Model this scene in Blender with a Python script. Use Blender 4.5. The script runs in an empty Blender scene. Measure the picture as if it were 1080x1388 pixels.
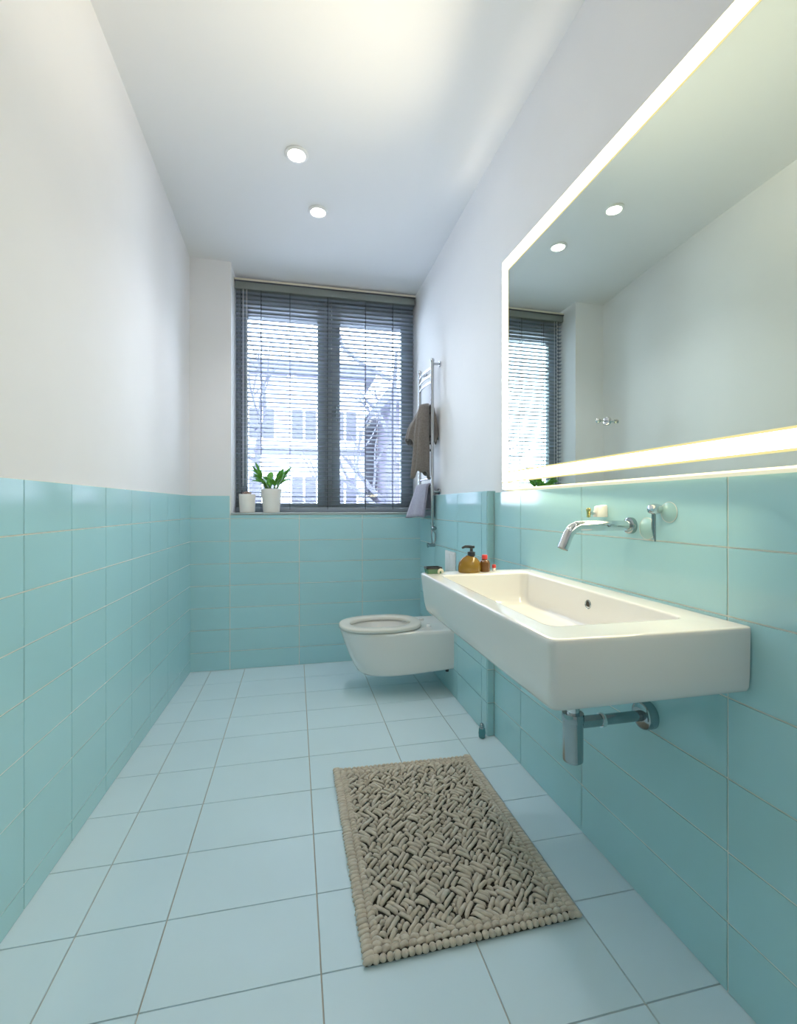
import bpy, bmesh, math, random
from math import sin, cos, pi, atan, sqrt
from mathutils import Vector
random.seed(11)
S = bpy.context.scene
COL = S.collection

# ------------------------------------------------------------------ helpers
class MB:
    """collects shapes and links them as ONE mesh object"""
    def __init__(s): s.v = []; s.f = []
    def box(s, x0, x1, y0, y1, z0, z1):
        b = len(s.v)
        s.v += [(x, y, z) for z in (z0, z1) for x, y in ((x0, y0), (x1, y0), (x1, y1), (x0, y1))]
        s.f += [tuple(b + i for i in q) for q in ((3, 2, 1, 0), (4, 5, 6, 7), (0, 1, 5, 4), (1, 2, 6, 5), (2, 3, 7, 6), (3, 0, 4, 7))]
        return s
    def hexa(s, p):          # 8 points: bottom ring 0-3, top ring 4-7
        b = len(s.v); s.v += [tuple(q) for q in p]
        s.f += [tuple(b + i for i in q) for q in ((3, 2, 1, 0), (4, 5, 6, 7), (0, 1, 5, 4), (1, 2, 6, 5), (2, 3, 7, 6), (3, 0, 4, 7))]
        return s
    def loft(s, loops, cap0=True, cap1=True, closed=True):
        b = len(s.v); n = len(loops[0])
        for l in loops: s.v += [tuple(q) for q in l]
        for k in range(len(loops) - 1):
            for i in range(n if closed else n - 1):
                j = (i + 1) % n
                s.f.append((b + k * n + i, b + k * n + j, b + (k + 1) * n + j, b + (k + 1) * n + i))
        if cap0: s.f.append(tuple(b + i for i in range(n))[::-1])
        if cap1: s.f.append(tuple(b + (len(loops) - 1) * n + i for i in range(n)))
        return s
    def tube(s, pts, r, n=12, cap=True):
        pts = [Vector(p) for p in pts]; m = len(pts)
        rs = r if isinstance(r, (list, tuple)) else [r] * m
        loops = []; ref = None
        for i, p in enumerate(pts):
            t = (pts[min(i + 1, m - 1)] - pts[max(i - 1, 0)]).normalized()
            if ref is None:
                a = Vector((0, 0, 1)) if abs(t.z) < .9 else Vector((0, 1, 0))
                ref = t.cross(a).normalized()
            ref = (ref - t * ref.dot(t)).normalized(); q = t.cross(ref)
            loops.append([p + (ref * cos(2 * pi * k / n) + q * sin(2 * pi * k / n)) * rs[i] for k in range(n)])
        return s.loft(loops, cap, cap)
    def lathe(s, prof, c=(0, 0, 0), n=32, axis='z', sx=1, sy=1):
        loops = []
        for r, h in prof:
            l = []
            for k in range(n):
                a = 2 * pi * k / n; u, v = r * cos(a) * sx, r * sin(a) * sy
                if axis == 'z': q = (c[0] + u, c[1] + v, c[2] + h)
                elif axis == 'x': q = (c[0] + h, c[1] + u, c[2] + v)
                else: q = (c[0] + v, c[1] + h, c[2] + u)
                l.append(q)
            loops.append(l)
        return s.loft(loops, prof[0][0] < .002, prof[-1][0] < .002)
    def build(s, name, mat, parent=None, smooth=False, bevel=0, seg=2, solid=0, sub=0, ang=40):
        me = bpy.data.meshes.new(name); me.from_pydata(s.v, [], s.f); me.update()
        bm = bmesh.new(); bm.from_mesh(me); bmesh.ops.recalc_face_normals(bm, faces=bm.faces)
        if bevel:
            ed = [e for e in bm.edges if len(e.link_faces) == 2 and e.calc_face_angle(0) > .5]
            bmesh.ops.bevel(bm, geom=ed, offset=bevel, segments=seg, profile=.5, affect='EDGES', clamp_overlap=True)
        bm.to_mesh(me); bm.free()
        o = bpy.data.objects.new(name, me); COL.objects.link(o)
        if mat: me.materials.append(mat)
        if smooth or bevel:
            me.shade_smooth()
            me.set_sharp_from_angle(angle=math.radians(ang))
        if solid:
            m = o.modifiers.new('thick', 'SOLIDIFY'); m.thickness = solid; m.offset = 0
        if sub:
            m = o.modifiers.new('sub', 'SUBSURF'); m.levels = sub; m.render_levels = sub
        if parent:
            o.parent = parent
            pl = parent.matrix_basis.translation
            o.location = (-pl.x, -pl.y, -pl.z)
            pp = parent.parent
            if pp: o.location = (0, 0, 0)
        return o

def tag(o, label=None, cat=None, group=None, kind=None):
    if label: o['label'] = label
    if cat: o['category'] = cat
    if group: o['group'] = group
    if kind: o['kind'] = kind
    return o
def thing(name, loc, label, cat, group=None):
    o = bpy.data.objects.new(name, None); COL.objects.link(o); o.location = loc
    o.empty_display_size = .05
    return tag(o, label, cat, group)
def struct(o): o['kind'] = 'structure'; return o

def rrect(x0, x1, y0, y1, r, z, n=6):
    pts = []
    rs = r if isinstance(r, (list, tuple)) else [r] * 4
    for (cx, cy, a0), q in zip(((x1, y1, 0), (x0, y1, 90), (x0, y0, 180), (x1, y0, 270)), rs):
        ox = cx - q if cx == x1 else cx + q
        oy = cy - q if cy == y1 else cy + q
        for k in range(n + 1):
            a = math.radians(a0 + 90 * k / n)
            pts.append((ox + q * cos(a), oy + q * sin(a), z))
    return pts

# ------------------------------------------------------------------ materials
def mat(name, col, rough=.5, metal=0, spec=.5, trans=0, noise=None, bump=None, coat=0, sheen=0, ior=1.45):
    m = bpy.data.materials.new(name); m.use_nodes = True
    nt = m.node_tree; b = nt.nodes['Principled BSDF']
    b.inputs['Base Color'].default_value = (*col, 1)
    b.inputs['Roughness'].default_value = rough; b.inputs['Metallic'].default_value = metal
    b.inputs['Specular IOR Level'].default_value = spec; b.inputs['IOR'].default_value = ior
    b.inputs['Transmission Weight'].default_value = trans
    b.inputs['Coat Weight'].default_value = coat; b.inputs['Sheen Weight'].default_value = sheen
    tc = nt.nodes.new('ShaderNodeTexCoord')
    if noise:                       # (scale, amount) mottles the colour
        sc, am = noise
        n = nt.nodes.new('ShaderNodeTexNoise'); n.inputs['Scale'].default_value = sc; n.inputs['Detail'].default_value = 5
        nt.links.new(tc.outputs['Object'], n.inputs['Vector'])
        r = nt.nodes.new('ShaderNodeValToRGB')
        r.color_ramp.elements[0].position = .3; r.color_ramp.elements[1].position = .7
        r.color_ramp.elements[0].color = (*[c * (1 - am) for c in col], 1)
        r.color_ramp.elements[1].color = (*[min(1, c * (1 + am)) for c in col], 1)
        nt.links.new(n.outputs['Fac'], r.inputs['Fac']); nt.links.new(r.outputs['Color'], b.inputs['Base Color'])
    if bump:                        # (scale, strength, distance)
        n = nt.nodes.new('ShaderNodeTexNoise'); n.inputs['Scale'].default_value = bump[0]; n.inputs['Detail'].default_value = 3
        nt.links.new(tc.outputs['Object'], n.inputs['Vector'])
        u = nt.nodes.new('ShaderNodeBump'); u.inputs['Strength'].default_value = bump[1]; u.inputs['Distance'].default_value = bump[2]
        nt.links.new(n.outputs['Fac'], u.inputs['Height']); nt.links.new(u.outputs['Normal'], b.inputs['Normal'])
    return m
def emit(name, col, st):
    m = bpy.data.materials.new(name); m.use_nodes = True; nt = m.node_tree
    nt.nodes.remove(nt.nodes['Principled BSDF'])
    e = nt.nodes.new('ShaderNodeEmission'); e.inputs['Color'].default_value = (*col, 1); e.inputs['Strength'].default_value = st
    nt.links.new(e.outputs[0], nt.nodes['Material Output'].inputs['Surface']); return m
def pane_mat(name):
    m = bpy.data.materials.new(name); m.use_nodes = True; nt = m.node_tree
    nt.nodes.remove(nt.nodes['Principled BSDF'])
    t = nt.nodes.new('ShaderNodeBsdfTransparent'); t.inputs[0].default_value = (.95, .97, .98, 1)
    g = nt.nodes.new('ShaderNodeBsdfGlossy'); g.inputs['Roughness'].default_value = .01
    f = nt.nodes.new('ShaderNodeFresnel'); f.inputs['IOR'].default_value = 1.3
    x = nt.nodes.new('ShaderNodeMixShader')
    nt.links.new(f.outputs[0], x.inputs[0]); nt.links.new(t.outputs[0], x.inputs[1]); nt.links.new(g.outputs[0], x.inputs[2])
    nt.links.new(x.outputs[0], nt.nodes['Material Output'].inputs['Surface']); return m

M = dict(
    plaster=mat('white_plaster', (.80, .80, .82), .85, noise=(3, .015), bump=(180, .06, .002)),
    ceiling=mat('white_ceiling_paint', (.82, .82, .83), .9, bump=(150, .05, .002)),
    grout=mat('light_grout', (.80, .78, .72), .9, noise=(40, .05)),
    grout_floor=mat('beige_floor_grout', (.42, .385, .32), .9, noise=(40, .1)),
    tile=mat('teal_glazed_tile', (.365, .650, .700), .11, spec=.55, noise=(1.3, .035), bump=(5, .05, .01)),
    floor_tile=mat('pale_blue_floor_tile', (.620, .790, .870), .26, spec=.45, noise=(2.0, .03), bump=(220, .04, .001)),
    ceramic=mat('white_ceramic', (.80, .80, .79), .08, spec=.6, coat=.3),
    seat=mat('ivory_seat_plastic', (.78, .76, .70), .16),
    chrome=mat('polished_chrome', (.66, .69, .71), .07, 1),
    rail=mat('rail_chrome', (.42, .44, .47), .10, 1),
    dark_chrome=mat('dark_chrome', (.30, .36, .38), .12, 1),
    frame=mat('anthracite_frame', (.20, .245, .265), .38),
    slat=mat('slate_blue_slat', (.22, .265, .325), .32),
    head=mat('grey_green_headrail', (.17, .19, .18), .45),
    cream=mat('cream_strip', (.72, .66, .52), .5),
    cord=mat('dark_cord', (.055, .06, .075), .7),
    sill=mat('grey_sill_stone', (.36, .42, .43), .3),
    pane=pane_mat('window_glass'),
    mirror=mat('mirror_silver', (.63, .71, .635), .0, 1),
    steel=mat('mirror_edge', (.55, .58, .58), .25, 1),
    led=emit('led_strip_light', (1, .93, .74), 13),
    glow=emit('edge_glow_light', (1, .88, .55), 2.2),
    led2=emit('lower_led_strip_light', (1, .86, .50), 24),
    edge=emit('yellow_glow_fringe', (1, .86, .36), .95),  # weak yellow emitter imitating the bloom around the LED strips
    bulb=emit('downlight_lamp', (1, .93, .80), 22),
    white=mat('white_plastic', (.82, .82, .82), .3),
    pot=mat('white_pot_glaze', (.78, .77, .73), .35),
    leaf=mat('fresh_green_leaf', (.13, .42, .05), .4, noise=(30, .35)),
    stem=mat('green_stem', (.10, .22, .05), .6),
    soil=mat('dark_soil', (.05, .035, .025), .95, noise=(60, .4)),
    pink=mat('dusty_pink_succulent', (.46, .30, .26), .6, noise=(40, .2)),
    twig=mat('dark_twig', (.05, .05, .06), .8),
    rug=mat('taupe_braided_cotton', (.56, .485, .39), .95, noise=(55, .16), bump=(300, .35, .002), sheen=.3),
    rug_back=mat('dark_rug_backing', (.06, .055, .045), .95),
    towel=mat('grey_brown_terry', (.155, .135, .120), .97, noise=(120, .2), bump=(420, .6, .003), sheen=.4),
    towel2=mat('lavender_grey_terry', (.27, .26, .36), .97, noise=(60, .12), bump=(260, .6, .004), sheen=.4),
    amber=mat('amber_glass', (.42, .22, .02), .06, trans=.55),
    brown=mat('brown_glass', (.20, .075, .015), .08, trans=.4),
    black=mat('black_plastic', (.012, .012, .014), .3),
    red=mat('red_plastic', (.62, .04, .03), .3),
    green=mat('green_glaze', (.10, .23, .12), .25),
    brass=mat('polished_brass', (.80, .62, .20), .15, 1),
    clear=mat('tile_coloured_cover', (.30, .53, .535), .12),
    teal_glass=mat('teal_glass', (.10, .34, .38), .05, trans=.45),
    hole=mat('dark_hole', (.02, .018, .014), .6),
    facade=mat('pale_render', (.42, .42, .50), .9, noise=(.6, .05)),
    brick=mat('lavender_brick', (.055, .05, .08), .9, noise=(2, .35)),
    band=mat('grey_band', (.055, .055, .085), .8),
    glassdark=mat('dark_house_window', (.03, .03, .055), .5),
    bark=mat('pale_bark', (.045, .045, .07), .9, noise=(5, .3)),
    ground=mat('street_paving', (.80, .81, .85), .9, noise=(1, .05)),
)

# ------------------------------------------------------------------ the room
H = 1.10
YB, Y0 = 3.314, -1.45
def xl(y): return -.684 - .0225 * (3.314 - y)
def xr(y): return .960 - .0175 * (y - .886)
def xb(y): return .902 + .002 * (y - 2.085)        # face of the pipe boxing behind the toilet
BY = 2.085
WLp = lambda u, off, z: (xl(u) + off, u, z)
WRp = lambda u, off, z: (xr(u) - off, u, z)
BXp = lambda u, off, z: (xb(u) - off, u, z)
BKp = lambda u, off, z: (u, YB - off, z)
BEp = lambda u, off, z: (u, BY - off, z)

fl = MB().box(-.95, 1.15, Y0 - .1, 3.75, -.12, -.004).build('floor', M['grout_floor']); struct(fl)
ft = MB()
def ftile(x0, x1, y0, y1):
    g = .0011; e = .0009; h = 0.0
    j = [random.uniform(-.0002, .0002) for _ in range(4)]
    ft.hexa([(x0 + g, y0 + g, -.006), (x1 - g, y0 + g, -.006), (x1 - g, y1 - g, -.006), (x0 + g, y1 - g, -.006),
             (x0 + g + e, y0 + g + e, h + j[0]), (x1 - g - e, y0 + g + e, h + j[1]), (x1 - g - e, y1 - g - e, h + j[2]), (x0 + g + e, y1 - g - e, h + j[3])])
rowsL = [-1.5, -1.25, -1.0, -.75, -.5, -.25, -.0, .15, .38, .62, .862, 1.107, 1.340, 1.586, 1.836, 2.085, 2.335, 2.557, 2.812, 3.065, YB]
rowsR = [-1.5, -1.2, -.9, -.6, -.3, -.0, .12, .37, .63, .886, 1.158, 1.395, 1.610, 1.832, 2.085, 2.335, 2.557, 2.812, 3.065, YB]
for a, b in zip(rowsL, rowsL[1:]):
    for x0, x1 in ((-.80, -.55), (-.55, -.333), (-.333, .06), (.06, .447)): ftile(x0, x1, a, b)
for a, b in zip(rowsR, rowsR[1:]):
    for x0, x1 in ((.447, .757), (.757, 1.0)): ftile(x0, x1, a, b)
ft.build('floor_tiles', M['floor_tile'], fl)

wl = MB().hexa([(xl(Y0) - .12, Y0, -.1), (xl(Y0), Y0, -.1), (xl(3.75), 3.75, -.1), (xl(3.75) - .12, 3.75, -.1),
                (xl(Y0) - .12, Y0, 3.2), (xl(Y0), Y0, 3.2), (xl(3.75), 3.75, 3.2), (xl(3.75) - .12, 3.75, 3.2)]).build('wall_left', M['plaster']); struct(wl)
wr = MB().hexa([(xr(Y0), Y0, -.1), (xr(Y0) + .12, Y0, -.1), (xr(3.75) + .12, 3.75, -.1), (xr(3.75), 3.75, -.1),
                (xr(Y0), Y0, 3.2), (xr(Y0) + .12, Y0, 3.2), (xr(3.75) + .12, 3.75, 3.2), (xr(3.75), 3.75, 3.2)]).build('wall_right', M['plaster']); struct(wr)
OX = -.423; SZ = 1.06
wb = MB().box(-.80, OX, YB, 3.72, -.1, 2.9).box(OX, 1.0, YB, 3.72, -.1, SZ - .012).build('wall_back', M['plaster']); struct(wb)
wf = MB().box(-.95, 1.15, Y0 - .1, Y0, -.1, 3.2).build('wall_front', M['plaster']); struct(wf)
# ceiling: falls a little towards the window
cy = [Y0 - .1, 0, 1.39, 1.86, 2.23, 2.52, 2.945, YB, 3.75]
cl = [3.06, 2.99, 2.945, 2.916, 2.885, 2.858, 2.812, 2.760, 2.757]
cr = [2.85, 2.82, 2.803, 2.798, 2.790, 2.780, 2.762, 2.744, 2.742]
def zc(x, y):
    for i in range(len(cy) - 1):
        if y <= cy[i + 1]:
            t = (y - cy[i]) / (cy[i + 1] - cy[i]); break
    a = cl[i] + t * (cl[i + 1] - cl[i]); b = cr[i] + t * (cr[i + 1] - cr[i])
    s = (x - xl(y)) / (xr(y) - xl(y)); return a + s * (b - a)
ce = MB(); nx = 8
XS = [-.80 + 1.86 * k / nx for k in range(nx + 1)]
g0 = [[(x, y, zc(x, y)) for x in XS] for y in cy]
ce.v = [p for r in g0 for p in r] + [(p[0], p[1], 3.2) for r in g0 for p in r]
N = len(cy) * (nx + 1)
for i in range(len(cy) - 1):
    for k in range(nx):
        a = i * (nx + 1) + k
        ce.f.append((a, a + 1, a + nx + 2, a + nx + 1)); ce.f.append((N + a, N + a + nx + 1, N + a + nx + 2, N + a + 1))
for i in range(len(cy) - 1):
    for k in (0, nx):
        a = i * (nx + 1) + k; b = a + nx + 1; ce.f.append((a, b, N + b, N + a))
for k in range(nx):
    for i in (0, len(cy) - 1):
        a = i * (nx + 1) + k; ce.f.append((a, a + 1, N + a + 1, N + a))
struct(ce.build('ceiling', M['ceiling'], smooth=True))

# pipe boxing behind the toilet, tiled
bx = MB().hexa([(xb(BY), BY, 0), (xr(BY) + .02, BY, 0), (xr(YB) + .02, YB, 0), (xb(YB), YB, 0),
                (xb(BY), BY, 1.166), (xr(BY) + .02, BY, 1.166), (xr(YB) + .02, YB, 1.166), (xb(YB), YB, 1.166)]).build('trim_1', M['grout']); struct(bx)

def cladding(P, cols, rows, host, th=.005, u0=None, u1=None, name='tile_cladding'):
    """rows: list of functions z(u), top first"""
    m = MB(); g = .0014; e = .0009
    for a, b in zip(cols, cols[1:]):
        for zt, zb in zip(rows, rows[1:]):
            A, B = a + g, b - g
            if B - A < .004: continue
            j = [random.uniform(-.00022, .00022) for _ in range(4)]
            q = [(A, zb(A) + g), (B, zb(B) + g), (B, zt(B) - g), (A, zt(A) - g)]
            if q[3][1] - q[0][1] < .004: continue
            ins = [(A + e, zb(A) + g + e), (B - e, zb(B) + g + e), (B - e, zt(B) - g - e), (A + e, zt(A) - g - e)]
            m.hexa([P(u, -.001, z) for u, z in q] + [P(u, th + jj, z) for (u, z), jj in zip(ins, j)])
    return m.build(name, M['tile'], host)
K = lambda v: (lambda u: v)
rowL = [K(1.176), K(1.024), K(.868), K(.719), K(.572), K(.424), K(.276), lambda u: .070 + .012 * max(0, u - 1.9), K(0)]
colL = [Y0, -1.24, -.97, -.70, -.43, -.16, .11, .38, .65, .92, 1.19, 1.457, 1.720, 1.986, 2.256, 2.503, 2.795, 3.05, YB - .001]
GB = MB().hexa([WLp(Y0, 0, 0), WLp(Y0, .0025, 0), WLp(YB, .0025, 0), WLp(YB, 0, 0), WLp(Y0, 0, 1.176), WLp(Y0, .0025, 1.176), WLp(YB, .0025, 1.176), WLp(YB, 0, 1.176)])
GB.build('grout_bed', M['grout'], wl); cladding(WLp, colL, rowL, wl)
rowR = [K(1.170), lambda u: 1.008 if u < 1.9 else 1.012, K(.852), K(.668), K(.485), K(.318), K(.159), K(0)]
colR = [Y0, -1.2, -.75, -.3, -.05, .32, .866, 1.401, 1.822, BY]
MB().hexa([WRp(Y0, .0025, 0), WRp(Y0, 0, 0), WRp(BY, 0, 0), WRp(BY, .0025, 0), WRp(Y0, .0025, 1.168), WRp(Y0, 0, 1.168), WRp(BY, 0, 1.168), WRp(BY, .0025, 1.168)]).build('grout_bed', M['grout'], wr)
cladding(WRp, colR, rowR, wr)
cladding(BXp, [BY, 2.15, 2.50, 2.95, YB - .002], [K(1.176), lambda u: 1.018] + rowR[2:], bx)
cladding(BEp, [xb(BY) - .004, xr(BY) - .005], [K(1.176), lambda u: 1.018] + rowR[2:], bx, name='end_tiles')
MB().hexa([(xb(BY) - .005, BY - .005, 1.166), (xr(BY), BY - .005, 1.166), (xr(YB), YB, 1.166), (xb(YB) - .005, YB, 1.166),
           (xb(BY) - .005, BY - .005, 1.176), (xr(BY), BY - .005, 1.176), (xr(YB), YB, 1.176), (xb(YB) - .005, YB, 1.176)]).build('ledge_tiles', M['tile'], bx)
rowB = [K(1.176), K(1.021), K(.868), K(.717), K(.569), K(.420), K(.273), K(.125), K(0)]
rowB2 = [K(SZ - .014)] + rowB[1:]
MB().box(xl(YB), OX, YB - .0025, YB, 0, 1.176).box(OX, xr(YB), YB - .0025, YB, 0, SZ - .012).build('grout_bed', M['grout'], wb)
cladding(BKp, [xl(YB), -.43], rowB, wb)
cladding(BKp, [-.43, .028, .47, xb(YB)], rowB2, wb)

# ------------------------------------------------------------------ window
FY0, FY1 = 3.575, 3.64
XW0, XW1 = OX, .915
w1 = MB()
w1.box(XW0, -.405, FY0, FY1, SZ, 2.73); w1.box(.885, XW1, FY0, FY1, SZ, 2.73)
w1.box(-.405, .885, FY0, FY1, SZ, 1.09); w1.box(-.405, .885, FY0, FY1, 2.66, 2.73); w1.box(.222, .270, FY0, FY1, 1.09, 2.66)
w1 = w1.build('window_1', M['frame'], bevel=.003); struct(w1)
def sash(x0, x1, gx0, gx1, gz0, gz1):
    m = MB(); z0, z1 = 1.092, 2.658; a, b = FY0 - .012, FY1 - .02
    m.box(x0, gx0, a, b, z0, z1); m.box(gx1, x1, a, b, z0, z1); m.box(gx0, gx1, a, b, z0, gz0); m.box(gx0, gx1, a, b, gz1, z1)
    s = m.build('sash', M['frame'], w1, bevel=.003)
    MB().box(gx0 - .004, gx1 + .004, FY0 + .02, FY0 + .026, gz0 - .004, gz1 + .004).build('pane', M['pane'], s)
    return s
sash(-.403, .220, -.340, .165, 1.128, 2.50)
s2 = sash(.272, .883, .335, .812, 1.128, 2.50)
h = MB().box(.292, .316, FY0 - .022, FY0 - .012, 1.80, 1.87).tube([(.304, FY0 - .022, 1.85), (.304, FY0 - .045, 1.85)], .007).tube([(.304, FY0 - .045, 1.857), (.304, FY0 - .045, 1.74)], .008)
h.build('window_handle', M['dark_chrome'], s2)
MB().box(OX, xr(3.5), YB - .012, FY0 + .03, SZ - .012, SZ).build('window_sill', M['sill'], w1, bevel=.002)
# left reveal is the pier's own side; strip of plaster right of the frame
# ------------------------------------------------------------------ venetian blind
BLY = 3.50; BX0, BX1 = -.418, .900
bl = thing('venetian_blind', (.24, BLY, SZ), 'slate grey venetian blind with thin open slats hanging across the whole window', 'blind')
MB().box(BX0, BX1, BLY - .03, BLY + .03, 2.655, 2.705).build('headrail', M['head'], bl, bevel=.003)
tag(MB().box(BX0 - .002, BX1 + .006, BLY - .034, BLY - .006, 2.712, 2.728).build('valance_strip', M['cream'], bl, bevel=.002), 'thin cream strip above the grey headrail')
MB().box(BX0 - .002, BX1 + .004, BLY - .036, BLY + .03, 2.705, 2.712).build('top_channel', M['cord'], bl)
MB().box(BX0 + .004, BX1 - .004, BLY - .014, BLY + .014, SZ + .002, SZ + .036).build('bottom_rail', M['slat'], bl, bevel=.003)
def slat_mesh(tilt):
    pr = []
    for k in range(5):
        u = -1 + .5 * k; y = .0140 * u; z = .0022 * (1 - u * u)
        pr.append((y * cos(tilt) - z * sin(tilt), y * sin(tilt) + z * cos(tilt)))
    top = pr; bot = [(a, b - .0009) for a, b in pr[::-1]]
    return MB().loft([[(x, a, b) for a, b in top + bot] for x in (BX0 + .004, BX1 - .004)])
NS = 50; z0 = SZ + .052; dz = (2.640 - z0) / (NS - 1)
proto = slat_mesh(math.radians(-14)).build('slat', M['slat'], None, smooth=True)
for i in range(NS):
    s = proto if i == 0 else proto.copy()
    if i: COL.objects.link(s)
    s.parent = bl; s.location = (-.24 + random.uniform(-.002, .002), 0, z0 + i * dz - SZ)
    s.rotation_euler = (random.uniform(-.05, .05), random.uniform(-.0012, .0012), 0)
    if i > NS - 3 : s.rotation_euler.x += .1
for x in (-.377, -.240, -.037, .236, .520, .731):
    m = MB()
    for dy in (-.0145, .0145): m.tube([(x, BLY + dy, SZ + .02), (x, BLY + dy, 2.66)], .0022, 6)
    m.build('ladder_cord', M['cord'], bl)
for x in (-.338, -.362):
    MB().tube([(x, BLY - .02, 1.25), (x, BLY - .02, 2.66)], .0017, 6).build('pull_cord', M['white'], bl)

# ------------------------------------------------------------------ plants on the sill
def pot(name, cx, cyy, r0, r1, h, label, cat, group):
    t = thing(name, (cx, cyy, SZ), label, cat, group)
    MB().lathe([(r0 * .9, 0), (r0, .003), (r1, h - .004), (r1 - .001, h), (r1 - .006, h), (r1 - .008, h - .02), (0.002, h - .02)], (cx, cyy, SZ), 36).build('pot', M['pot'], t, smooth=True)
    return t
t = pot('potted_plant', -.163, 3.385, .056, .070, .165, 'white tapered pot with a leafy green plant on the window sill', 'plant', 'potted plants on the window sill')
MB().lathe([(.001, .0), (.06, .0), (.06, .006), (.001, .008)], (-.163, 3.385, SZ + .146), 24).build('soil', M['soil'], t)
def leaf(m, base, direc, L, W, bend, roll=0):
    d = Vector(direc).normalized(); up = Vector((0, 0, 1))
    side = d.cross(up)
    if side.length < .1: side = Vector((1, 0, 0))
    side.normalize(); side = (side * cos(roll) + d.cross(side) * sin(roll)).normalized()
    p = Vector(base); b = len(m.v); n = 7
    for k in range(n):
        t = k / (n - 1); w = W * (sin(pi * min(1, t * .92 + .06)) ** .8) * (1 if t < 1 else .05)
        nrm = side.cross(d)
        for q in (-1, 0, 1): m.v.append(tuple(p + side * w * q + nrm * (abs(q) * w * .25)))
        d = (d + Vector((0, 0, -bend / n))).normalized(); p = p + d * (L / (n - 1))
    for k in range(n - 1):
        for q in range(2):
            a = b + k * 3 + q; m.f.append((a, a + 1, a + 4, a + 3))
fo = MB(); st = MB(); random.seed(5)
for k in range(16):
    a = 2 * pi * k / 16 + random.uniform(-.2, .2); tilt = random.uniform(.15, .65)
    hgt = random.uniform(.05, .15); b0 = Vector((-.163 + .03 * cos(a), 3.385 + .02 * sin(a), SZ + .15))
    d = Vector((cos(a) * tilt, sin(a) * tilt * .6, 1)).normalized(); tip = b0 + d * hgt
    st.tube([b0, b0 + d * hgt * .5, tip], [.0035, .003, .002], 6)
    for q in range(3):
        pp = b0 + d * hgt * (.45 + .27 * q)
        aa = a + random.uniform(-1.1, 1.1)
        leaf(fo, pp, (cos(aa) * .8, sin(aa) * .5, .9 - .2 * (q == 0)), random.uniform(.062, .095), random.uniform(.012, .018), random.uniform(.2, .9), random.uniform(-.5, .5))
for k, (dx, L) in enumerate(((-.9, .13), (-.7, .10))):
    st.tube([(-.18, 3.38, SZ + .15), (-.21, 3.375, SZ + .21), (-.245, 3.37, SZ + .245 - .03 * k)], [.003, .0025, .002], 6)
    leaf(fo, (-.235, 3.37, SZ + .24 - .03 * k), (-.8, -.1, .35), .07, .013, .7, .4)
fo.build('foliage', M['leaf'], t, smooth=True, solid=.0006); st.build('stems', M['stem'], t, smooth=True)
t = pot('potted_succulent', -.325, 3.385, .050, .057, .128, 'smaller white cylindrical pot with a tiny pinkish succulent at the left end of the sill', 'plant', 'potted plants on the window sill')
sc = MB(); random.seed(8)
for k in range(18):
    a = k * 2.4; r = .006 + .0016 * k
    leaf(sc, (-.325 + r * .3 * cos(a), 3.385 + r * .3 * sin(a), SZ + .112), (cos(a) * r * 26, sin(a) * r * 26, 1.1), .036, .010, .3)
sc.build('rosette', M['pink'], t, smooth=True, solid=.003)
MB().lathe([(.001, .0), (.047, .0), (.047, .004), (.001, .006)], (-.325, 3.385, SZ + .108), 24).build('soil', M['soil'], t)
MB().tube([(-.345, 3.38, SZ + .11), (-.362, 3.375, SZ + .135), (-.357, 3.375, SZ + .155)], .003, 6).tube([(-.362, 3.375, SZ + .135), (-.375, 3.372, SZ + .142)], .0022, 6).build('twig', M['twig'], t)

# ------------------------------------------------------------------ mirror with light strips
MY0, MY1, MZ0, MZ1, MT = .34, 1.958, 1.180, 2.205, .022
def slabR(u0, u1, z0, z1, o0, o1, m=None):
    m = m or MB()
    return m.hexa([WRp(u0, o1, z0), WRp(u0, o0, z0), WRp(u1, o0, z0), WRp(u1, o1, z0), WRp(u0, o1, z1), WRp(u0, o0, z1), WRp(u1, o0, z1), WRp(u1, o1, z1)])
mi = thing('wall_mirror', (xr(1.15), 1.15, MZ0), 'large rectangular wall mirror with glowing light strips above the basin', 'mirror')
slabR(MY0, MY1, MZ0, MZ1, .002, MT - .003).build('mirror_body', M['steel'], mi)
slabR(MY0, MY1, MZ0, MZ1, MT - .003, MT).build('glass', M['mirror'], mi)
slabR(MY0 + .05, MY1 - .052, 2.153, 2.205, MT, MT + .0012).build('light_strip', M['led'], mi)
slabR(MY1 - .052, MY1, 1.212, 2.205, MT, MT + .0012).build('light_strip', M['led'], mi)
slabR(MY0, MY0 + .05, 1.212, 2.205, MT, MT + .0012).build('light_strip', M['led'], mi)
slabR(MY0 + .05, MY1 - .052, 1.214, 1.251, MT, MT + .0012).build('light_strip', M['led2'], mi)

slabR(MY0 + .01, MY1 - .01, MZ0 - .0035, MZ0, .004, MT - .003).build('edge_glow', M['glow'], mi)

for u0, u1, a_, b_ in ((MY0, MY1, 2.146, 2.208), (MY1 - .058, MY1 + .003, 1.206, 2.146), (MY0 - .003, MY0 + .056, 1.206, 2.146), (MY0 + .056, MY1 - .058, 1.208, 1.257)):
    slabR(u0, u1, a_, b_, MT - .002, MT + .0006).build('glow_fringe', M['edge'], mi)  # glow bleeding past the strips, built as slightly wider emissive slabs
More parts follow.
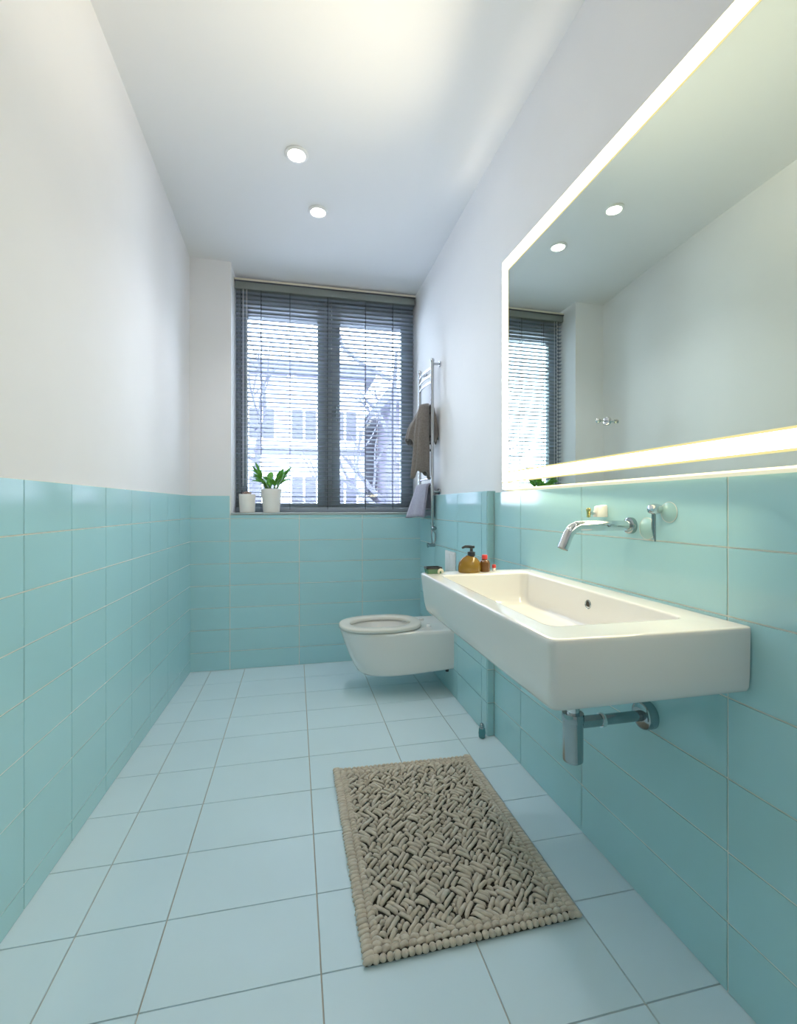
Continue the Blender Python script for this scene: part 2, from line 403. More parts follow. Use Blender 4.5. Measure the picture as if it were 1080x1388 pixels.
# solid stand-in for a left-wall hook's reflection in the mirror
hy, hz = 1.249, 1.362
hk = thing('reflected_hook', WRp(hy, MT, hz), 'tiny chrome hook with round base standing in for a reflection in the mirror glass', 'hook')
hx = xr(hy) - MT
MB().lathe([(.0005, 0), (.013, 0), (.013, -.003), (.011, -.006), (.0005, -.007)], (hx, hy, hz), 24, 'x').build('base', M['chrome'], hk, smooth=True)
MB().tube([(hx - .006, hy, hz), (hx - .026, hy, hz)], .0028, 10).build('arm', M['chrome'], hk, smooth=True)
MB().lathe([(.0005, 0), (.0055, -.002), (.0075, -.006), (.0065, -.012), (.0005, -.016)], (hx - .024, hy, hz), 20, 'x').build('knob', M['chrome'], hk, smooth=True)

# ------------------------------------------------------------------ basin
BZ = .843; x0, x1 = .478, .9525; y0, y1 = .806, 1.768
bs = thing('wall_basin', (.72, 1.28, .698), 'long white rectangular ceramic basin mounted on the tiled wall under the mirror', 'basin')
def ol(z, ins, far=0, r=.018):
    return rrect(x0 + ins, x1, y0 + ins * .8, y1 - ins - far, [.004, r + .01, r, .004], z, 7)
def il(z, ins, r=.03):
    return rrect(.538 + ins, .880 - ins * .5, .908 + ins, 1.668 - ins, r, z, 7)
L = [ol(.698, .035, .085), ol(.6985, .022, .075), ol(.703, .011, .062), ol(.713, .005, .048), ol(.735, .003, .032), ol(.78, .0015, .014), ol(.832, 0, .001),
     ol(.8395, .0006), ol(.8420, .002), ol(.843, .0045), ol(.8432, .012),
     il(.8430, -.012, .036), il(.8425, -.005, .033), il(.8405, -.001), il(.836, 0), il(.80, .003), il(.76, .008), il(.742, .015), il(.731, .027, .035), il(.7265, .045, .04), il(.725, .085, .04)]
b = MB().loft(L).build('bowl', M['ceramic'], bs, smooth=True, ang=60)
oh = (.8785, 1.268, .800)
MB().lathe([(.0135, .004), (.0145, 0), (.0125, -.003), (.0105, -.001), (.0095, .004)], oh, 24, 'x').build('overflow_ring', M['dark_chrome'], bs, smooth=True)
MB().lathe([(.0005, .004), (.0098, .004), (.0098, -.0004), (.0005, -.0006)], oh, 20, 'x').build('overflow_hole', M['hole'], bs)
MB().lathe([(.0005, 0), (.030, 0), (.031, .003), (.026, .007), (.0005, .009)], (.72, 1.25, .7248), 28).build('waste_plug', M['chrome'], bs, smooth=True)

# ------------------------------------------------------------------ bottle trap
tx, ty = .717, 1.10; wx = xr(ty) - .005
tr = thing('bottle_trap', (tx, ty, .425), 'chrome bottle trap under the basin with pipe running to the wall', 'trap')
MB().lathe([(.0005, 0), (.021, 0), (.0255, .004), (.0262, .010), (.0262, .108), (.0005, .108)], (tx, ty, .427), 36).build('trap_body', M['dark_chrome'], tr, smooth=True)
MB().lathe([(.0005, .108), (.0275, .108), (.0280, .111), (.0280, .126), (.0270, .129), (.0005, .129)], (tx, ty, .427), 36).build('collar', M['dark_chrome'], tr, smooth=True)
MB().tube([(tx, ty, .555), (tx, ty, .700)], .017, 20).build('inlet_pipe', M['chrome'], tr, smooth=True)
MB().tube([(tx + .020, ty, .528), (tx + .085, ty, .528)], .0155, 24).build('outlet_elbow', M['dark_chrome'], tr, smooth=True)
MB().tube([(tx + .080, ty, .528), (wx - .012, ty, .528)], .0140, 24).build('outlet_pipe', M['dark_chrome'], tr, smooth=True)
MB().lathe([(.014, 0), (.0180, 0), (.0185, .003), (.0185, .010), (.0170, .012), (.014, .012)], (tx + .080, ty, .528), 28, 'x').build('pipe_ring', M['chrome'], tr, smooth=True)
MB().lathe([(.0145, -.030), (.030, -.030), (.036, -.026), (.0375, -.018), (.0375, 0), (.0145, 0)], (wx, ty, .528), 36, 'x').build('wall_flange', M['dark_chrome'], tr, smooth=True)

# ------------------------------------------------------------------ wall tap
ay, az = 1.166, 1.046; ax = xr(ay) - .005
tp = thing('wall_tap', (ax, ay, az), 'chrome wall spout with curved end and ball topped lever above the basin', 'tap')
pts = [(ax - .004, ay, az), (ax - .14, ay, az)]
for k in range(1, 9):
    a = math.radians(66) * k / 8; R_ = .045
    pts.append((ax - .165 - R_ * sin(a), ay, az - R_ * (1 - cos(a))))
a = math.radians(66); e = pts[-1]; pts.append((e[0] - .040 * cos(a), ay, e[2] - .040 * sin(a)))
MB().tube(pts, .0148, 24, cap=False).tube(pts, .0125, 24, cap=False).build('spout', M['chrome'], tp, smooth=True)
e = pts[-1]; e2 = pts[-2]
MB().tube([((e[0] * .9 + e2[0] * .1), ay, (e[2] * .9 + e2[2] * .1)), e], [.0126, .0126], 20).build('aerator', M['black'], tp, smooth=True)
MB().lathe([(.0145, 0), (.0235, 0), (.0240, -.003), (.0235, -.012), (.0200, -.014), (.0145, -.014)], (ax, ay, az), 32, 'x').build('spout_flange', M['dark_chrome'], tp, smooth=True)
ly, lz = 1.061, 1.094; lx = xr(ly) - .005
MB().lathe([(.0005, 0), (.012, 0), (.013, -.004), (.0145, -.012), (.0145, -.022), (.0115, -.031), (.0005, -.034)], (lx, ly, lz), 28, 'x').build('lever_knob', M['chrome'], tp, smooth=True)
MB().tube([(lx - .020, ly, lz - .010), (lx - .020, ly, lz - .050), (lx - .016, ly, lz - .086)], [.0055, .0055, .0028], 14).build('lever', M['dark_chrome'], tp, smooth=True)
for (py, pz, r) in ((1.105, 1.040, .030), (1.030, 1.086, .027)):
    px = xr(py) - .005
    cp = MB().lathe([(.0005, 0), (r, 0), (r, -.0010), (r - .001, -.0018), (.0005, -.0018)], (px, py, pz), 48, 'x').build('cover_plate', M['clear'], tp, smooth=True)
    MB().lathe([(r - .0008, -.0016), (r + .0002, -.0010), (r + .0002, -.0018), (r - .0003, -.0022), (r - .0008, -.0020)], (px, py, pz), 48, 'x').build('rim', M['grout'], cp, smooth=True)

# small fitting behind the spout
fy = 1.285; fz = 1.080; fx = xr(fy) - .005
ft_ = thing('wall_bracket', (fx, fy, fz), 'small cream block bracket with brass tip on the tiles behind the spout', 'bracket')
MB().hexa([(fx - .036, fy - .014, fz - .012), (fx, fy - .018, fz - .012), (fx, fy + .014, fz - .012), (fx - .036, fy + .010, fz - .012),
           (fx - .030, fy - .012, fz + .022), (fx, fy - .016, fz + .026), (fx, fy + .012, fz + .026), (fx - .030, fy + .010, fz + .022)]).build('block', M['pot'], ft_, bevel=.003)
MB().tube([(fx - .033, fy, fz), (fx - .052, fy, fz)], .0055, 14).build('stub', M['chrome'], ft_, smooth=True)
MB().lathe([(.0005, -.014), (.0060, -.012), (.0055, .004), (.0075, .010), (.0060, .016), (.0005, .017)], (fx - .056, fy, fz), 20).build('brass_tip', M['brass'], ft_, smooth=True)

# ------------------------------------------------------------------ toilet
tc_y = 2.745
def dloop(tip, w, z, back=None, rear=None, n=32):
    """D-shaped plan: straight at the wall, rounded at the tip"""
    xw = back if back else None
    pts = []
    hx_ = .33
    for k in range(n + 1):
        a = -pi / 2 + pi * k / n
        ca = max(cos(a), 0) ** .80; sa = abs(sin(a)) ** .85 * (1 if sin(a) > 0 else -1)
        pts.append((tip + hx_ * (1 - ca), tc_y + w * sa, z))
    # wall side corners follow the boxing face
    ya, yb_ = tc_y + w, tc_y - w
    for t in [k / 23 for k in range(24)]:
        y = ya + (yb_ - ya) * t
        xx = (xb(y) - .0055) if rear is None else rear
        pts.append((xx, y, z))
    return pts
def egg(xa, xc, w, z, n=57, sq=.9):
    pts = []
    cx = (xa + xc) / 2 + .02; 
    for k in range(n):
        a = -pi / 2 + pi * k / 32 if k <= 32 else pi / 2 + pi * (k - 32) / 25   # same start (near side) and sense as dloop
        c, s_ = cos(a), sin(a)
        rx = (cx - xa) if c > 0 else (xc - cx)
        e_ = sq
        pts.append((cx - rx * (abs(c) ** e_) * (1 if c > 0 else -1), tc_y + w * (abs(s_) ** e_) * (1 if s_ > 0 else -1), z))
    return pts
to = thing('toilet', (.60, tc_y, .145), 'white wall-hung toilet with open ring seat, hung on the tiled boxing', 'toilet')
def low(l, k): return [(x, y, z - .030 * k * max(0, min(1, (.895 - x) / .5))) for x, y, z in l]
lo = [low(dloop(.440, .150, .1565), 1), low(dloop(.398, .170, .157), 1), low(dloop(.372, .181, .162), 1), low(dloop(.353, .186, .174), .9), low(dloop(.332, .188, .205), .7), low(dloop(.308, .189, .250), .4), low(dloop(.285, .190, .305), .2),
      dloop(.262, .190, .365), dloop(.257, .189, .380), dloop(.261, .185, .386), dloop(.275, .175, .387),
      egg(.312, .690, .137, .387), egg(.320, .684, .131, .384), egg(.325, .678, .126, .372), egg(.345, .665, .117, .335), egg(.385, .64, .095, .305), egg(.44, .60, .06, .290)]
MB().loft(lo).build('bowl', M['ceramic'], to, smooth=True, ang=50)
se = []
for zz, g in ((.3905, .004), (.3930, .000), (.4060, .000), (.4110, .003), (.4130, .009)): se.append(egg(.252 + g, .742 - g, .190 - g, zz, sq=.86))
for zz, g in ((.4130, .048), (.4100, .056), (.4050, .059), (.3940, .060), (.3905, .057)): se.append(egg(.252 + g * 1.15, .742 - g * 1.15, .190 - g * 1.1, zz, sq=.95))
se.append(se[0])
st_ = MB().loft(se, False, False).build('seat', M['seat'], to, smooth=True, ang=60)
for yy in (tc_y - .08, tc_y + .08):
    MB().lathe([(.0005, 0), (.014, 0), (.014, .010), (.010, .014), (.0005, .015)], (.775, yy, .387), 20).build('hinge_cap', M['ceramic'], to, smooth=True)
MB().lathe([(.0005, 0), (.006, 0), (.006, -.003), (.0005, -.004)], (.62, tc_y - .1795, .166), 16, 'y').build('fixing_cap', M['black'], to)
for yy in (tc_y - .15, tc_y - .11):
    MB().lathe([(.0005, -.018), (.010, -.018), (.010, .004), (.0005, .004)], (.868, yy, .155), 14).build('mounting_bolt', M['black'], to)
# flush plate
fp = thing('flush_plate', (xb(2.61), 2.61, .775), 'white rectangular flush plate on the tiles above the toilet', 'plate')
def slabB(u0, u1, z0, z1, o0, o1):
    return MB().hexa([BXp(u0, o1, z0), BXp(u0, o0, z0), BXp(u1, o0, z0), BXp(u1, o1, z0), BXp(u0, o1, z1), BXp(u0, o0, z1), BXp(u1, o0, z1), BXp(u1, o1, z1)])
slabB(2.525, 2.700, .705, .838, .005, .014).build('plate', M['white'], fp, bevel=.003)
slabB(2.540, 2.605, .720, .824, .014, .017).build('flush_button', M['white'], fp, bevel=.001)
slabB(2.610, 2.686, .720, .824, .014, .017).build('flush_button', M['white'], fp, bevel=.001)

# ------------------------------------------------------------------ things on the basin rim
am = thing('pump_bottle', (.668, 1.722, BZ), 'squat amber bottle with a black pump on the far rim of the basin', 'bottle')
MB().lathe([(.0005, 0), (.043, 0), (.046, .004), (.046, .022), (.042, .040), (.030, .056), (.016, .063), (.014, .066), (.0005, .066)], (.668, 1.722, BZ + .0006), 36, sx=1, sy=.68).build('bottle_body', M['amber'], am, smooth=True)
pm = MB().lathe([(.0005, .064), (.015, .064), (.015, .080), (.006, .082), (.0055, .094), (.013, .095), (.013, .104), (.0005, .105)], (.676, 1.722, BZ), 24).build('pump', M['black'], am, smooth=True)
MB().tube([(.676, 1.722, BZ + .100), (.650, 1.722, BZ + .101), (.637, 1.722, BZ + .096)], [.006, .0055, .004], 12).build('nozzle', M['black'], pm, smooth=True)
rb = thing('dropper_bottle', (.728, 1.728, BZ), 'small brown bottle with a red cap beside the amber pump bottle', 'bottle')
MB().lathe([(.0005, 0), (.020, 0), (.0215, .003), (.0215, .034), (.017, .044), (.009, .048), (.009, .051), (.0005, .051)], (.734, 1.728, BZ + .0006), 28).build('bottle_body', M['brown'], rb, smooth=True)
MB().lathe([(.0005, .050), (.0115, .050), (.0115, .064), (.010, .067), (.0005, .067)], (.734, 1.728, BZ), 24).build('cap', M['red'], rb, smooth=True)
rt = thing('red_tube', (.775, 1.73, BZ), 'tiny red capped tube standing at the end of the bottles on the basin', 'tube')
MB().lathe([(.0005, 0), (.0075, 0), (.0075, .014), (.0005, .014)], (.775, 1.73, BZ + .0006), 18).build('tube_body', M['white'], rt, smooth=True)
MB().lathe([(.0005, .013), (.0080, .013), (.0080, .024), (.006, .026), (.0005, .026)], (.775, 1.73, BZ + .0006), 18).build('cap', M['red'], rt, smooth=True)
sd = thing('soap_dish', (.520, 1.728, BZ), 'little green dish with a dark rim on the far front corner of the basin', 'dish')
MB().loft([rrect(.493, .549, 1.708, 1.748, .008, BZ + .0006), rrect(.490, .552, 1.705, 1.751, .009, BZ + .018), rrect(.494, .548, 1.709, 1.747, .008, BZ + .018), rrect(.497, .545, 1.712, 1.744, .008, BZ + .006)]).build('dish', M['green'], sd, smooth=True)
lp = [rrect(.489, .553, 1.704, 1.752, .009, BZ + .018), rrect(.489, .553, 1.704, 1.752, .009, BZ + .025), rrect(.494, .548, 1.709, 1.747, .008, BZ + .025), rrect(.494, .548, 1.709, 1.747, .008, BZ + .018)]
MB().loft(lp + [lp[0]], False, False).build('rim', M['black'], sd)
sp = MB().tube([(.540 + .008 * cos(a * .55), 1.692, BZ + .009 + .0085 * sin(a * .55)) for a in range(-1, 8)], [.003, .0042, .005, .005, .005, .005, .0045, .004, .003], 10).build('soap_ring', M['cream'], None, smooth=True)
tag(sp, 'small cream curled loop of soap in front of the green dish', 'soap')

# ------------------------------------------------------------------ towel radiator
RX = .868; ry0, ry1 = 2.90, 3.19
rd = thing('towel_radiator', (.90, 3.04, 1.0), 'narrow chrome towel radiator on the right wall beside the window', 'radiator')
def rx(y): return xr(y) - .055
for y in (ry0, ry1):
    MB().tube([(rx(y), y, 1.03), (rx(y), y, 2.045)], .011, 14).lathe([(.0005, 2.045), (.0135, 2.045), (.0135, 2.058), (.009, 2.064), (.0005, 2.066)], (rx(y), y, 0), 18).build('post', M['rail'], rd, smooth=True)
for z in (2.005, 1.960, 1.915, 1.760, 1.715, 1.560, 1.515, 1.470, 1.285, 1.235, 1.080):
    p = []
    for k in range(9):
        t_ = k / 8; y = ry0 + (ry1 - ry0) * t_
        p.append((rx(y) - .014 * sin(pi * t_), y, z))
    MB().tube(p, .0085, 10).build('crossbar', M['rail'], rd, smooth=True)
for y in (ry0, ry1):
    for z in (2.03, 1.20):
        MB().tube([(rx(y) + .008, y, z), (xr(y) - .003, y, z)], .008, 12).lathe([(.0005, -.010), (.018, -.010), (.018, -.002), (.0005, -.002)], (xr(y), y, z), 20, 'x').build('wall_bracket', M['rail'], rd, smooth=True)
vx = rx(ry0)
vv = MB().tube([(vx, ry0, 1.035), (vx, ry0, .965)], .009, 12).tube([(vx, ry0, 1.0), (vx, ry0, .985)], .014, 12).build('valve_stem', M['rail'], rd, smooth=True)
va = MB().tube([(vx - .004, ry0, .962), (xb(ry0) + .03, ry0, .962)], .011, 14)
va = MB().lathe([(.0005, -.020), (.013, -.020), (.015, -.012), (.015, .012), (.013, .020), (.0005, .020)], (vx + .004, ry0 - .018, .962), 18, 'y').tube([(vx + .004, ry0, .962), (vx + .004, ry0 - .05, .962)], .010, 14).build('valve_body', M['dark_chrome'], rd, smooth=True)
MB().tube([(vx, ry0, .965), (vx - .006, ry0 - .004, .93), (vx - .004, ry0 - .006, .89), (vx + .0, ry0 - .004, .855)], .0055, 10).tube([(vx, ry0 - .004, .955), (vx + .018, ry0 - .006, .925), (vx + .018, ry0 - .008, .885), (vx + .004, ry0 - .006, .855)], .0045, 10).build('valve_pipe', M['rail'], rd, smooth=True)
MB().tube([(vx - .028, ry0 - .004, .852), (vx + .016, ry0 - .004, .852)], .012, 14).tube([(vx - .034, ry0 - .004, .852), (vx - .028, ry0 - .004, .852)], .016, 14).build('valve_cap', M['dark_chrome'], rd, smooth=True)

# ------------------------------------------------------------------ towels
def bundle(path, n=56, pleat=9, seed=0, hem=.012, amp=.16):
    """hung, pleated cloth: path rows (x,y,z,half width x,half width y)"""
    random.seed(seed); ph = random.uniform(0, 6); loops = []
    m = len(path); NN = 26
    for i in range(NN):
        t_ = i / (NN - 1) * (m - 1); k = min(int(t_), m - 2); f = t_ - k
        X = [path[k][j] + (path[k + 1][j] - path[k][j]) * f for j in range(5)]
        g = i / (NN - 1); l = []
        for q in range(n):
            a = 2 * pi * q / n
            w = 1 + amp * (.35 + .65 * g) * sin(pleat * a + ph + .5 * sin(2 * a)) + .06 * sin(3 * a + ph)
            dz_ = hem * g * g * (sin(2 * a + ph) + .5 * sin(pleat * a))
            l.append((X[0] + X[3] * w * cos(a), X[1] + X[4] * w * sin(a), X[2] + dz_))
        loops.append(l)
    return MB().loft(loops, True, False)
tw = bundle([(.866, 3.06, 1.775, .012, .03), (.858, 3.06, 1.765, .030, .055), (.842, 3.06, 1.70, .050, .062), (.826, 3.06, 1.62, .075, .066), (.820, 3.06, 1.535, .088, .070)], seed=3, pleat=7, amp=.09, hem=.022)
ft2 = bundle([(.868, 2.965, 1.775, .008, .008), (.876, 2.945, 1.76, .014, .014), (.884, 2.935, 1.68, .018, .018), (.890, 2.93, 1.60, .020, .020), (.893, 2.93, 1.535, .021, .022)], seed=9, pleat=5, amp=.10, hem=.016)
tsh = tw.build('towel', M['towel'], None, smooth=True, solid=.007, ang=80)
ft2.build('side_flap', M['towel'], tsh, smooth=True, solid=.006, ang=80)
tag(tsh, 'grey brown towel flaring short and wide, hung behind the longer towel', 'towel', 'towels on the radiator')
tw = bundle([(.845, 2.945, 1.775, .012, .012), (.828, 2.94, 1.765, .026, .022), (.818, 2.937, 1.70, .036, .028), (.812, 2.935, 1.58, .043, .030), (.806, 2.935, 1.43, .050, .031), (.800, 2.935, 1.310, .056, .033)], seed=6, pleat=5, amp=.13, hem=.022)
tag(tw.build('towel', M['towel'], None, smooth=True, solid=.008, ang=80), 'long grey brown towel hanging in folds from the upper bars of the radiator', 'towel', 'towels on the radiator')
# small towel draped over a low bar
random.seed(2); m = MB(); nu, nv = 26, 12; ztop = 1.252
for i in range(nu):
    s_ = -1 + 2 * i / (nu - 1)
    for j in range(nv):
        t_ = j / (nv - 1); y = 2.925 + .275 * t_; xc_ = rx(y) - .006
        A = .018
        if abs(s_) < .18:
            a = s_ / .18 * pi / 2; X = xc_ + A * sin(a); Z = ztop - A + A * cos(a)
        else:
            q = (abs(s_) - .18) / .82; sg = 1 if s_ > 0 else -1
            flare = (.030 + .040 * t_) if sg < 0 else .004
            X = xc_ + sg * (A + flare * q ** .9) + .004 * sin(9 * t_ + 2 * q) * q * (1 if sg < 0 else .3)
            Z = ztop - A - (.205 if sg < 0 else .20) * q + .006 * sin(5 * t_) * q
        m.v.append((X, y + .006 * sin(3 * s_), Z))
for i in range(nu - 1):
    for j in range(nv - 1):
        a = i * nv + j; m.f.append((a, a + 1, a + nv + 1, a + nv))
tag(m.build('hand_towel', M['towel2'], None, smooth=True, solid=.011, ang=80), 'small lavender grey hand towel folded over the lowest bars of the radiator', 'towel', 'towels on the radiator')

# ------------------------------------------------------------------ bath rug
RC = [Vector((.156, 1.092)), Vector((.750, 1.100)), Vector((.749, 1.918)), Vector((.150, 1.938))]
def rp(u, v, z):      # u across 0..1, v along 0..1
    p = (RC[0] * (1 - u) + RC[1] * u) * (1 - v) + (RC[3] * (1 - u) + RC[2] * u) * v
    return Vector((p.x, p.y, z))
RW, RL = .595, .83
rg = thing('bath_rug', (.45, 1.51, 0), 'taupe braided rectangular bath rug with knotted border on the tiled floor', 'rug')
m = MB(); m.hexa([rp(.012, .010, .0005), rp(.988, .010, .0005), rp(.988, .99, .0005), rp(.012, .99, .0005), rp(.015, .012, .0085), rp(.985, .012, .0085), rp(.985, .988, .0085), rp(.015, .988, .0085)])
m.build('backing', M['rug_back'], rg)
def strand(m, a, b, r, h0, h1, n=7, ring=7, wob=0):
    """plump strand from a to b (metric rug coords) arching from h0 to h1"""
    a, b = Vector(a), Vector(b); d = b - a; L_ = d.length
    if L_ < 1e-5: return
    side = Vector((-d.y, d.x)).normalized(); loops = []
    ph = random.uniform(0, 6)
    for k in range(n):
        t_ = k / (n - 1); e_ = min(t_, 1 - t_) * L_
        rr = r * (sqrt(max(0, 1 - (1 - min(1, e_ / (r * .9))) ** 2)) * .88 + .12) * (1 + .07 * sin(ph + 5 * t_))
        p = a + d * t_ + side * wob * sin(ph + 4 * t_)
        z = h0 + (h1 - h0) * min(1, e_ / (r * 1.6)) ** .7
        l = []
        for q in range(ring):
            c = 2 * pi * q / ring
            pp = p + side * rr * cos(c)
            w3 = rp(pp.x / RW, pp.y / RL, max(.001, z + rr * .82 * sin(c)))
            l.append(tuple(w3))
        loops.append(l)
    m.loft(loops)
random.seed(21)
wv = MB(); c = .0148; s2_ = sqrt(.5); mg = .046
nn = int((RW + RL) / c) + 2; used = set(); DIR = {}
def uv(i, j): return ((i - j) * c * s2_ + RW / 2, (i + j) * c * s2_ + RL / 2)
def inside(p): return mg < p[0] < RW - mg and mg < p[1] < RL - mg
for i in range(-nn, nn):
    for j in range(-nn, nn):
        if (i, j) in used or not inside(uv(i, j)): continue
        pd = DIR.get((i - 1, j)) if random.random() < .5 else DIR.get((i, j - 1))
        dirn = random.choice(((1, 0), (0, 1)))
        if pd and random.random() < .72: dirn = (pd[1], pd[0])
        run = random.choice((2, 2, 3, 3, 3, 4, 4, 5))
        cells = [(i, j)]
        for k in range(1, run):
            q = (i + dirn[0] * k, j + dirn[1] * k)
            if q in used or not inside(uv(*q)): break
            cells.append(q)
        if len(cells) == 1 and random.random() < .6:
            dirn = (dirn[1], dirn[0])
        for q in cells: used.add(q); DIR[q] = dirn
        ang_ = random.gauss(0, .07)
        A = Vector(uv(*cells[0])); B = Vector(uv(*cells[-1])); d = Vector(uv(*dirn)) - Vector(uv(0, 0))
        A -= d * random.uniform(.40, .62); B += d * random.uniform(.40, .62)
        ja = Vector((random.uniform(-.002, .002), random.uniform(-.002, .002)))
        Cc = (A + B) / 2; hv = (B - A) / 2; hv = Vector((hv.x * cos(ang_) - hv.y * sin(ang_), hv.x * sin(ang_) + hv.y * cos(ang_)))
        strand(wv, Cc - hv + ja, Cc + hv - ja, random.uniform(.0061, .0073), random.uniform(.0085, .0105), random.uniform(.0130, .0190), n=8 if len(cells) > 2 else 6, wob=random.uniform(.0006, .0026))
wv.build('woven_field', M['rug'], rg, smooth=True, ang=75)
bd = MB()
def edge(n, f, inner, r, h):
    for k in range(n):
        t_ = (k + .5) / n; a, b = f(t_, inner)
        a = (a[0] + random.uniform(-.0015, .0015), a[1] + random.uniform(-.0015, .0015))
        strand(bd, a, b, r * random.uniform(.92, 1.08), .010, h + random.uniform(-.001, .001), n=8, ring=9)
# long sides: plump cross loops, one outer and one inner row
edge(56, lambda t_, q: ((.001, RL * t_), (.034, RL * t_ + .006)), 0, .0081, .0135)
edge(56, lambda t_, q: ((RW - .001, RL * t_), (RW - .034, RL * t_ + .006)), 0, .0081, .0135)
edge(52, lambda t_, q: ((.030, .03 + (RL - .06) * t_), (.054, .03 + (RL - .06) * t_ + .010)), 0, .0072, .0150)
edge(52, lambda t_, q: ((RW - .030, .03 + (RL - .06) * t_), (RW - .054, .03 + (RL - .06) * t_ + .010)), 0, .0072, .0150)
for yy, sg in ((0, 1), (RL, -1)):
    edge(33, lambda t_, q: ((.006 + (RW - .012) * t_, yy + sg * .001), (.006 + (RW - .012) * t_ + .004, yy + sg * .021)), 0, .0092, .0130)
    edge(24, lambda t_, q: ((.03 + (RW - .06) * t_ - .013, yy + sg * .027), (.03 + (RW - .06) * t_ + .014, yy + sg * .033)), 0, .0078, .0150)
    edge(22, lambda t_, q: ((.03 + (RW - .06) * t_ - .014, yy + sg * .047), (.03 + (RW - .06) * t_ + .014, yy + sg * .040)), 0, .0078, .0150)
bd.build('braided_border', M['rug'], rg, smooth=True, ang=75)

# ------------------------------------------------------------------ small capsule at the foot of the boxing
cx_, cy_ = .868, 2.075
cap = thing('glass_capsule', (cx_, cy_, 0), 'tiny teal glass capsule with dark ring at the corner of the tiled boxing', 'capsule')
MB().lathe([(.0005, .0005), (.012, .001), (.0155, .006), (.0165, .025), (.0145, .045), (.0005, .046)], (cx_, cy_, 0), 24).build('capsule_body', M['teal_glass'], cap, smooth=True)
MB().lathe([(.0005, .045), (.0125, .045), (.0125, .056), (.009, .066), (.004, .070), (.0005, .0705)], (cx_, cy_, 0), 24).build('capsule_top', M['dark_chrome'], cap, smooth=True)

# ------------------------------------------------------------------ downlights
def downlight(x, y, label):
    z = zc(x, y)
    d = thing('downlight', (x, y, z), label, 'light', 'recessed ceiling downlights')
    MB().lathe([(.040, .006), (.056, .004), (.058, -.002), (.054, -.006), (.044, -.007), (.040, -.003)], (x, y, z), 40).build('ring', M['white'], d, smooth=True)
    MB().lathe([(.0005, -.0035), (.0405, -.0035), (.0405, .004), (.0005, .004)], (x, y, z), 36).build('lamp', M['bulb'], d)
    l = bpy.data.lights.new('downlight_beam', 'SPOT'); l.energy = SPOT_W; l.color = (.98, .985, 1); l.spot_size = math.radians(120); l.spot_blend = .9; l.shadow_soft_size = .035
    o = bpy.data.objects.new('downlight_beam', l); COL.objects.link(o); o.parent = d; o.location = (0, 0, -.03)
SPOT_W = 16
downlight(.007, 2.345, 'round recessed ceiling downlight nearer the camera')
downlight(.129, 2.720, 'round recessed ceiling downlight nearer the window')

# ------------------------------------------------------------------ outside
gz = -5.0
struct(MB().box(-40, 40, 4.5, 60, gz - .2, gz).build('ground', M['ground']))
def block(name, X0, X1, Y, ztop, wm, label, cols, rows, ww, wh, zfirst, dzr):
    t = thing(name, ((X0 + X1) / 2, Y, gz), label, 'building')
    MB().box(X0, X1, Y, Y + 6, gz, ztop).build('facade', M[wm], t)
    MB().box(X0 - .3, X1 + .3, Y - .45, Y + 6.3, ztop, ztop + .35).build('eaves', M['band'], t)
    for k in range(rows):
        z = zfirst + k * dzr
        if z + wh > ztop: continue
        MB().box(X0, X1, Y - .09, Y + .02, z - .45, z - .25).build('ledge', M['band'], t)
        for i in range(cols):
            x = X0 + (i + .5) * (X1 - X0) / cols
            w = MB().box(x - ww / 2, x + ww / 2, Y - .05, Y + .05, z, z + wh).build('window', M['glassdark'], t)
            f = MB()
            f.box(x - ww / 2 - .06, x - ww / 2, Y - .08, Y, z - .06, z + wh + .06).box(x + ww / 2, x + ww / 2 + .06, Y - .08, Y, z - .06, z + wh + .06)
            f.box(x - ww / 2, x + ww / 2, Y - .08, Y, z + wh, z + wh + .06).box(x - ww / 2, x + ww / 2, Y - .08, Y, z - .06, z).box(x - .03, x + .03, Y - .08, Y, z, z + wh)
            f.build('frame', M['white'], w)
    return t
block('apartment_house', -5.5, 2.2, 15, 5.2, 'facade', 'pale house with dark windows behind the left pane of the window', 6, 3, .75, .95, -1.0, 2.1)
block('brick_house', 2.7, 8.5, 12.5, 3.9, 'brick', 'lavender brick house behind the right pane of the window', 5, 4, .6, .65, -1.3, 1.35)
def bare_tree(x, y, h_, seed, label):
    random.seed(seed); t = thing('bare_tree', (x, y, gz), label, 'tree', 'bare trees outside the window')
    tk = MB(); tk.tube([(x, y, gz), (x + .05, y, gz + h_ * .4), (x - .03, y, gz + h_ * .75), (x + .1, y, gz + h_)], [.16, .12, .08, .03], 10); tk.build('trunk', M['bark'], t, smooth=True)
    br = MB()
    def grow(p, d, L_, r, lv):
        q = p + d * L_; mid = p + d * L_ * .5 + Vector((random.uniform(-.08, .08), random.uniform(-.05, .05), random.uniform(-.05, .08))) * L_
        br.tube([p, mid, q], [r, r * .8, r * .6], 6)
        if lv:
            for _ in range(3):
                s0 = p + d * L_ * random.uniform(.4, 1)
                nd = (d + Vector((random.uniform(-.9, .9), random.uniform(-.5, .5), random.uniform(-.3, .7)))).normalized()
                grow(s0, nd, L_ * random.uniform(.5, .75), r * .55, lv - 1)
    for k in range(9):
        z = gz + h_ * random.uniform(.45, .95); a = random.uniform(0, 6.3)
        grow(Vector((x, y, z)), Vector((cos(a), sin(a) * .5, .6)).normalized(), random.uniform(.9, 1.7), .05, 2)
    br.build('branches', M['bark'], t, smooth=True)
bare_tree(1.75, 8.5, 9.0, 4, 'bare tree with a forked trunk standing in front of the brick house')
bare_tree(-.75, 9.5, 8.2, 9, 'bare tree standing in front of the pale house')

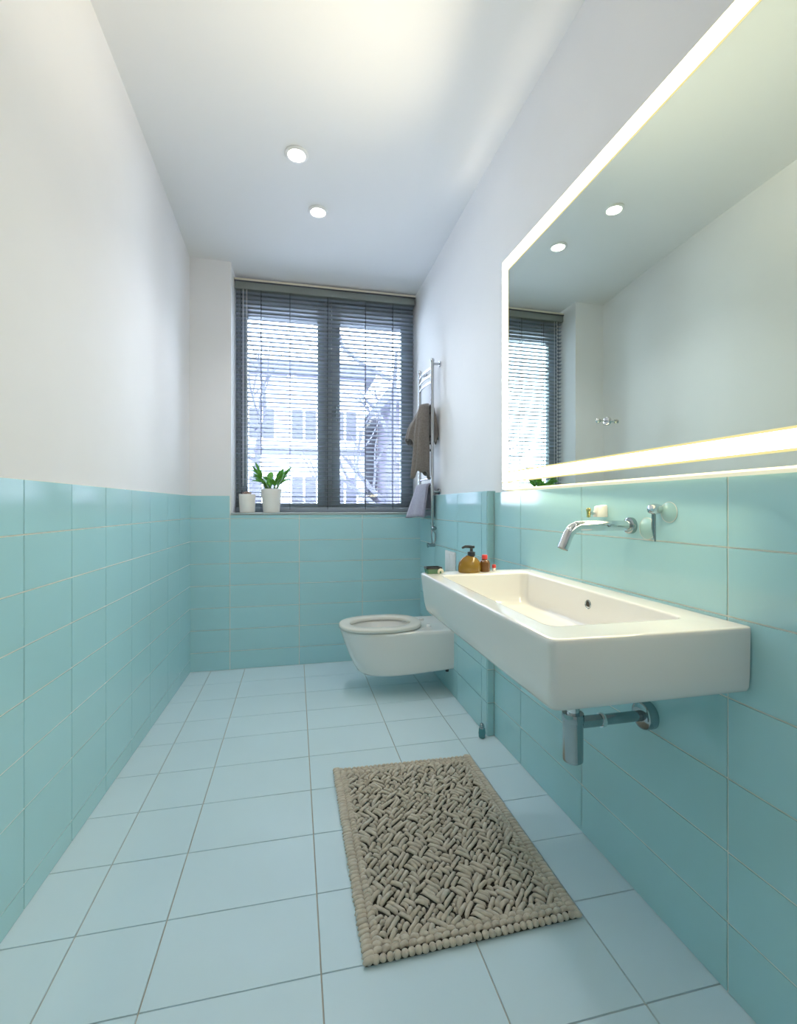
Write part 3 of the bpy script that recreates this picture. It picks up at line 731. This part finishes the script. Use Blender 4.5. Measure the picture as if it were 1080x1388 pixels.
# ------------------------------------------------------------------ light
w = bpy.data.worlds.new('World'); S.world = w; w.use_nodes = True; nt = w.node_tree
bg = nt.nodes['Background']; bg.inputs['Color'].default_value = (.74, .86, 1, 1); bg.inputs['Strength'].default_value = 20
def area(name, loc, rot, sx, sy, e, col):
    l = bpy.data.lights.new(name, 'AREA'); l.shape = 'RECTANGLE'; l.size = sx; l.size_y = sy; l.energy = e; l.color = col
    o = bpy.data.objects.new(name, l); COL.objects.link(o); o.location = loc; o.rotation_euler = rot; return o
area('fill_light', (-.05, .75, 2.86), (0, 0, 0), .12, .12, 1, (1, .97, .91))  # added fill without a fixture, brightens the near end of the room
area('fill_light', (-.05, -.7, 2.86), (0, 0, 0), .3, .3, 1.5, (1, .97, .91))  # added unseen fill behind the camera, no fixture
# light strips on the upper edge of the mirror: one straight up, one up and out
for k in range(6):
    y_ = .48 + .27 * k
    a1 = area('mirror_top_light', (xr(y_) - .012, y_, 2.30), (0, 0, 0), .012, .25, .030, (1, .88, .62)); a1.data.spread = math.radians(26)
    a1.rotation_euler = (pi - math.radians(38), -math.radians(9), -.0175)
a2 = area('mirror_top_light', (xr(1.15) - .030, 1.15, 2.215), (pi, -math.radians(58), -.0175), .02, 1.55, 4.0, (1, .89, .64)); a2.data.spread = math.radians(66)

a3 = area('mirror_lower_light', (xr(1.35) - .026, 1.35, MZ0 - .010), (0, math.radians(22), -.0175), .016, 1.1, 1.4, (1, .86, .52)); a3.data.spread = math.radians(110)
# ------------------------------------------------------------------ camera
c_ = bpy.data.cameras.new('camera'); cam = bpy.data.objects.new('camera', c_); COL.objects.link(cam)
cam.location = (0, 0, H); cam.rotation_euler = (pi / 2, 0, -atan(140 / 630))
c_.sensor_fit = 'HORIZONTAL'; c_.sensor_width = 36; c_.lens = 630 / 1080 * 36
c_.shift_x = 0; c_.shift_y = -(694 - 687) / 1080; c_.clip_start = .01; c_.clip_end = 200
S.camera = cam
S.view_settings.view_transform = 'Standard'; S.view_settings.look = 'None'; S.view_settings.exposure = 0.08; S.view_settings.gamma = 1.14
